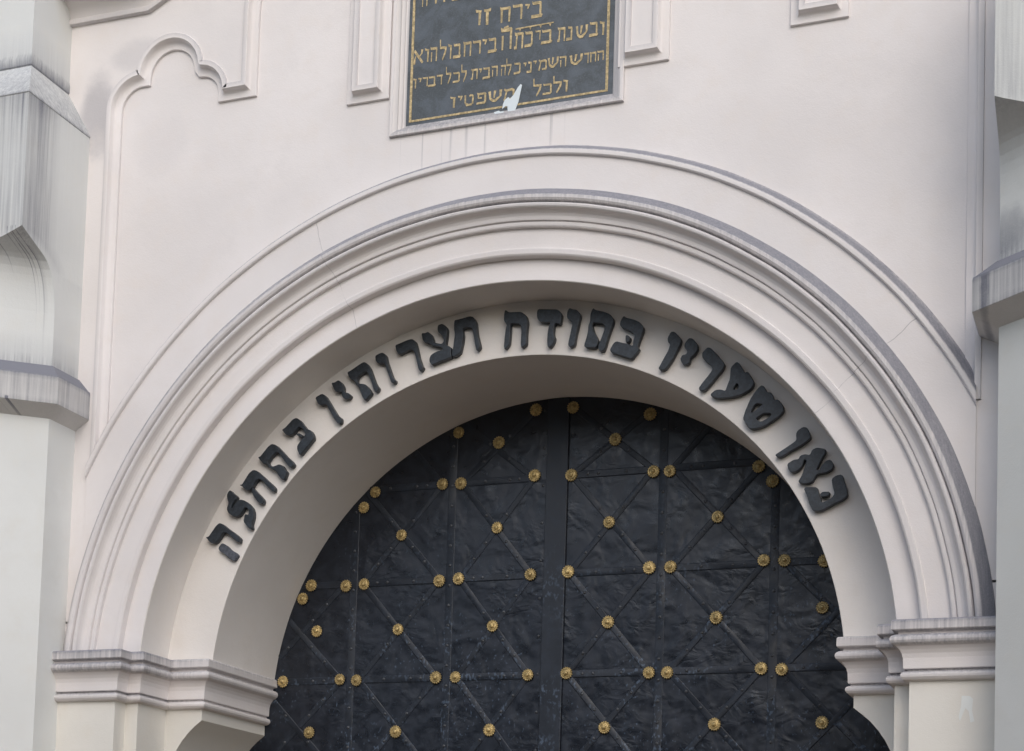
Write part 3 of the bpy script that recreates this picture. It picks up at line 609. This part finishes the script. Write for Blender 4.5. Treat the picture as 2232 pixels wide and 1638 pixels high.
def rosette_mesh():
    b = MB(); k = 16; nn = k*4
    prof = [(.0355, .001, 1), (.0350, .006, 1), (.030, .0085, .5), (.0255, .0075, .1), (.0235, .0105, 0), (.0205, .0115, 0), (.0175, .0085, 0), (.0125, .0095, 0), (.0115, .0150, 0), (.0090, .0185, 0), (.0045, .0205, 0)]
    rows = []
    for (r, h, s_) in prof:
        row = []
        for i in range(nn+1):
            a = 2*PI*i/nn; wv = abs(math.cos(a*k/2))
            rr = r*(1-.16*s_*(1-wv)); hh = h*(1-.35*s_*(1-wv))
            row.append((rr*math.cos(a), -hh, rr*math.sin(a)))
        rows.append(row)
    b.grid(rows, 0.)
    vs = [(0, -.021, 0)]+[rows[-1][i] for i in range(nn)]
    b.add(vs, [(0, 1+i, 1+(i+1) % nn) for i in range(nn)])
    o = b.build('rosette', M_gold, None, sharp=38, recalc=True)
    return o
r0 = rosette_mesh(); first = True
for (x, z) in RP:
    lf = leafL if x < 0 else leafR
    o = r0 if first else r0.copy()
    if first: col.objects.unlink(o)
    first = False
    o.location = (x, DY-.009, z); o.rotation_euler = (0, random.uniform(0, 6.28), 0)
    s_ = random.uniform(.95, 1.04); o.scale = (s_, 1, s_)
    put(o, lf)
# ------------------------------------------------------------------ raised inscription on the band
def outline_mesh(polys, y_back, depth, bev, name, mat, parent, smooth=True):
    cu = bpy.data.curves.new('tmp', 'CURVE'); cu.dimensions = '2D'; cu.fill_mode = 'BOTH'
    cu.extrude = (depth-bev)/2; cu.bevel_depth = bev; cu.bevel_resolution = 1; cu.offset = -bev+.0012
    for pl in polys:
        if smooth:
            q = []
            for i in range(len(pl)):
                p0, p1 = pl[i], pl[(i+1) % len(pl)]
                L_ = math.hypot(p1[0]-p0[0], p1[1]-p0[1]); t = min(.2, .006/max(L_, 1e-4))
                q.append((p0[0]+(p1[0]-p0[0])*t, p0[1]+(p1[1]-p0[1])*t)); q.append((p0[0]+(p1[0]-p0[0])*(1-t), p0[1]+(p1[1]-p0[1])*(1-t)))
            pl = q
        sp = cu.splines.new('POLY'); sp.points.add(len(pl)-1)
        for i, p in enumerate(pl): sp.points[i].co = (p[0], p[1], 0, 1)
        sp.use_cyclic_u = True
    to = bpy.data.objects.new('tmp', cu); col.objects.link(to)
    dg = bpy.context.evaluated_depsgraph_get(); me = bpy.data.meshes.new_from_object(to.evaluated_get(dg))
    bpy.data.objects.remove(to); bpy.data.curves.remove(cu)
    half = (depth-bev)/2+bev
    for v in me.vertices:
        x, y, z = v.co; v.co = (x, y_back-half-z, y)
    me.name = name; me.materials.clear(); me.materials.append(mat)
    for p in me.polygons: p.use_smooth = True; p.material_index = 0
    me.set_sharp_from_angle(angle=R(25))
    o = bpy.data.objects.new(name, me)
    return put(o, parent)
ins = empty('hebrew_inscription', (0, YB, 1.84))
tag(ins, 'raised dark Hebrew lettering mounted along the curved band above the door', 'lettering')
for i, (g, polys) in enumerate(LETTERS):
    if i in (0,):      # its loose left leg has lost its dark paint
        outline_mesh(polys[:1], YB, .032, .0026, 'letter', M_letter, ins)
        outline_mesh(polys[1:], YB, .022, .003, 'letter_leg', M_letter_worn, ins)
    else:
        outline_mesh(polys, YB, .032, .0026, 'letter', M_letter, ins)
# ------------------------------------------------------------------ memorial plaque
plq = empty('memorial_plaque', (.02, 0, 2.82))
tag(plq, 'dark stone tablet with gilt Hebrew text, framed on the wall above the arch', 'plaque')
PX0, PX1, PZ0, PZ1, PS = -.540, .575, 2.868, 4.25, .020
b = MB(); b.box(PX0, PX1, PS, PS+.03, PZ0, PZ1); b.build('stone_slab', M_slab, plq)
M_pframe = plaster('plaster_plaque_frame', BASE, seed=9, grime_shade=(.24, .24, .26))
# frame: splayed mouldings round the recess, bottom member weathered
fpl = [(PX0, PZ0), (PX0, PZ1), (PX1, PZ1), (PX1, PZ0)]
fprof = [(-.004, PS-.001, .8, .6), (.010, PS-.008, .7, .1), (.012, .004, .8, .3), (.026, -.008, .75, .02), (.028, -.018, .8, .35), (.044, -.030, .7, 0), (.047, -.034, .5, .1), (.062, -.035, .3, 0), (.064, -.033, .3, 0), (.066, PN-.001, .8, .3)]
b = MB()
cc = [(-1, -1), (-1, 1), (1, 1), (1, -1)]
for i in range(4):
    rows = []; ds = []
    j = (i+1) % 4
    for (o_, y, db, dsd) in fprof:
        p = (fpl[i][0]+cc[i][0]*o_, fpl[i][1]+cc[i][1]*o_); q = (fpl[j][0]+cc[j][0]*o_, fpl[j][1]+cc[j][1]*o_)
        dv = db if i == 3 else dsd
        rows.append([(p[0]+(q[0]-p[0])*k/20, y, p[1]+(q[1]-p[1])*k/20) for k in range(21)]); ds.append([dv]*21)
    b.grid(rows, ds, flip=True)
b.build('plaque_frame', M_pframe, plq, sharp=25)
# gilt border line
b = MB(); bx0, bx1, bz0, bz1, bw = -.519, .545, 2.889, 4.22, .013
for (x0, x1, z0, z1) in ((bx0, bx1, bz0, bz0+bw*.8), (bx0, bx0+bw, bz0+bw*.8, bz1), (bx1-bw, bx1, bz0+bw*.8, bz1)):
    b.box(x0, x1, PS-.002, PS+.001, z0, z1)
b.build('gilt_border', M_gilt, plq)
def stroke(x0, y0, x1, y1, w0, w1=None):
    """a thick stroke between two points in the unit box (y down), w = half-width"""
    w1 = w0 if w1 is None else w1
    d = Vector((x1-x0, y1-y0)); d.normalize(); n_ = Vector((-d.y, d.x))
    return [(x0+n_.x*w0, y0+n_.y*w0), (x1+n_.x*w1, y1+n_.y*w1), (x1-n_.x*w1, y1-n_.y*w1), (x0-n_.x*w0, y0-n_.y*w0)]
H = .085; V = .095
def top(x0=0.05, x1=.98): return [(x0-.03, -.03), (x0+.12, .03), (x1-.08, .03), (x1, .10), (x1-.02, .21), (x0+.06, .20), (x0, .12)]
G = {
 'he': [top(0, 1), stroke(.90, .12, .88, 1.0, .10, .08), stroke(.16, .36, .16, 1.0, .09, .07)],
 'het': [top(0, 1), stroke(.90, .12, .88, 1.0, .10, .08), stroke(.15, .12, .15, 1.0, .10, .08)],
 'tav': [top(.05, 1), stroke(.90, .12, .88, 1.0, .10, .08), stroke(.28, .15, .22, .9, .08, .08), [(-.02, .84), (.14, .78), (.30, .86), (.30, 1.0), (.02, 1.0)]],
 'bet': [top(.05, .88), stroke(.80, .12, .80, .88, .09), [(.0, .80), (.95, .80), (1.0, .84), (.90, 1.0), (-.04, 1.0)]],
 'kaf': [top(.05, .88), stroke(.84, .12, .84, .88, .09), [(.0, .82), (.86, .80), (.90, .88), (.76, 1.0), (-.02, 1.0)]],
 'dalet': [top(0, 1), stroke(.78, .12, .76, 1.0, .10, .08)],
 'resh': [top(0, .96), stroke(.86, .10, .84, 1.0, .10, .08)],
 'vav': [[(.0, -.02), (.4, .04), (1.0, .10), (.9, .22), (.1, .18)], stroke(.72, .12, .68, 1.0, .2, .16)],
 'zayin': [[(.0, .0), (.5, .04), (1.0, -.02), (.95, .20), (.1, .18)], stroke(.5, .12, .5, 1.0, .2, .16)],
 'yod': [[(.0, .0), (.4, .06), (1.0, .14), (.9, .45), (.1, .40)], stroke(.75, .3, .55, 1.0, .2, .1)],
 'nun': [[(.2, .0), (.9, .06), (.95, .22), (.3, .20)], stroke(.8, .12, .8, .88, .13), [(.0, .80), (.95, .80), (.9, 1.0), (-.02, 1.0)]],
 'lamed': [stroke(.12, .0, .16, .42, .07, .06), [(.08, .34), (.98, .37), (.96, .50), (.10, .46)], stroke(.90, .44, .80, .68, .09, .09), stroke(.80, .66, .45, 1.0, .09, .06)],
 'mem': [stroke(.04, .02, .30, .30, .07), [(.22, .08), (.80, .02), (.96, .14), (.90, .24), (.30, .26)], stroke(.90, .14, .93, .92, .09), [(.42, .82), (.98, .82), (.96, 1.0), (.44, 1.0)], stroke(.26, .22, .06, 1.0, .07, .09)],
 'shin': [stroke(.08, .04, .16, .60, .10, .06), stroke(.50, .02, .42, .66, .09, .05), stroke(.92, .02, .90, .56, .10, .07), [(.05, .52), (.20, .60), (.44, .80), (.86, .52), (.98, .56), (.58, 1.0), (.34, 1.0), (.12, .78)]],
 'pe': [top(.04, .92), stroke(.86, .12, .86, .88, .10), [(.0, .82), (.9, .80), (.92, .90), (.8, 1.0), (-.02, 1.0)], stroke(.16, .15, .16, .48, .07), [(.12, .40), (.52, .42), (.52, .54), (.14, .52)]],
 'tet': [stroke(.12, .04, .14, .75, .09, .07), [(.06, .66), (.20, .70), (.48, .84), (.88, .80), (.78, 1.0), (.24, 1.0)], stroke(.90, .20, .86, .86, .08, .08), [(.52, .12), (.62, .02), (.88, .08), (.98, .22), (.90, .30), (.70, .18), (.56, .26)]],
 'alef': [stroke(.10, .03, .92, .96, .10, .09), stroke(.86, .02, .80, .34, .10, .06), stroke(.80, .30, .60, .50, .05, .05), stroke(.26, .42, .14, .70, .05, .06), stroke(.14, .68, .10, 1.0, .09, .10)],
}
def flat_words(glyphs, name='text_line'):
    b = MB(); c = 0
    for (g, cx, cz, w_, h_) in glyphs:
        for k, pl in enumerate(G[g]):
            c += 1
            flat_poly(b, [(cx+(x-.5)*w_*.97, cz-(y-.5)*h_) for x, y in pl], PS-.0018-.00012*k)
    return b.build(name, M_gilt, plq)
for line, cnt in zip(PLAQUE, ([3], [4, 2], [5, 5, 4, 3, 3], [4, 6, 3, 4, 3, 5], [4, 6])):
    i0 = 0
    for c_ in cnt: flat_words(line[i0:i0+c_], 'gilded_word'); i0 += c_
b = MB()
flat_poly(b, [(.052, 3.284), (.052, 3.292), (.254, 3.292), (.254, 3.286)], PS-.0025)
flat_poly(b, [(-.012, 3.309), (.012, 3.315), (.014, 3.306), (-.008, 3.301)], PS-.0025)
for xx in (.075, .13, .185, .235): flat_poly(b, [(xx-.006, 3.286), (xx+.007, 3.287), (xx+.001, 3.270)], PS-.0021)
b.build('abbreviation_mark', M_gilt, plq)
b = MB()
flat_poly(b, [(.097, 2.990), (.080, 2.904), (.055, 2.842), (.040, 2.836), (.026, 2.852), (.021, 2.892), (.010, 2.893), (-.006, 2.880), (-.003, 2.905), (.006, 2.926), (.025, 2.939), (.034, 2.928), (.052, 2.945), (.073, 2.979), (.088, 2.996)], PS-.005)
b.build('paint_splash', M_white, plq)
b = MB()
flat_poly(b, [(-.047, 2.868), (-.022, 2.872), (-.012, 2.866), (.006, 2.866), (.003, 2.850), (-.005, 2.840), (-.018, 2.850), (-.038, 2.846)], PS-.012)
b.build('paint_splash', M_white, plq)
# white splash of paint on the right pilaster
b = MB()
flat_poly(b, [(2.268, -.150), (2.302, -.152), (2.316, -.165), (2.312, -.215), (2.322, -.262), (2.306, -.268), (2.298, -.218), (2.284, -.205), (2.272, -.235), (2.262, -.262), (2.256, -.240), (2.266, -.195)], -.1015)
b.build('paint_splash', M_white2, fac)
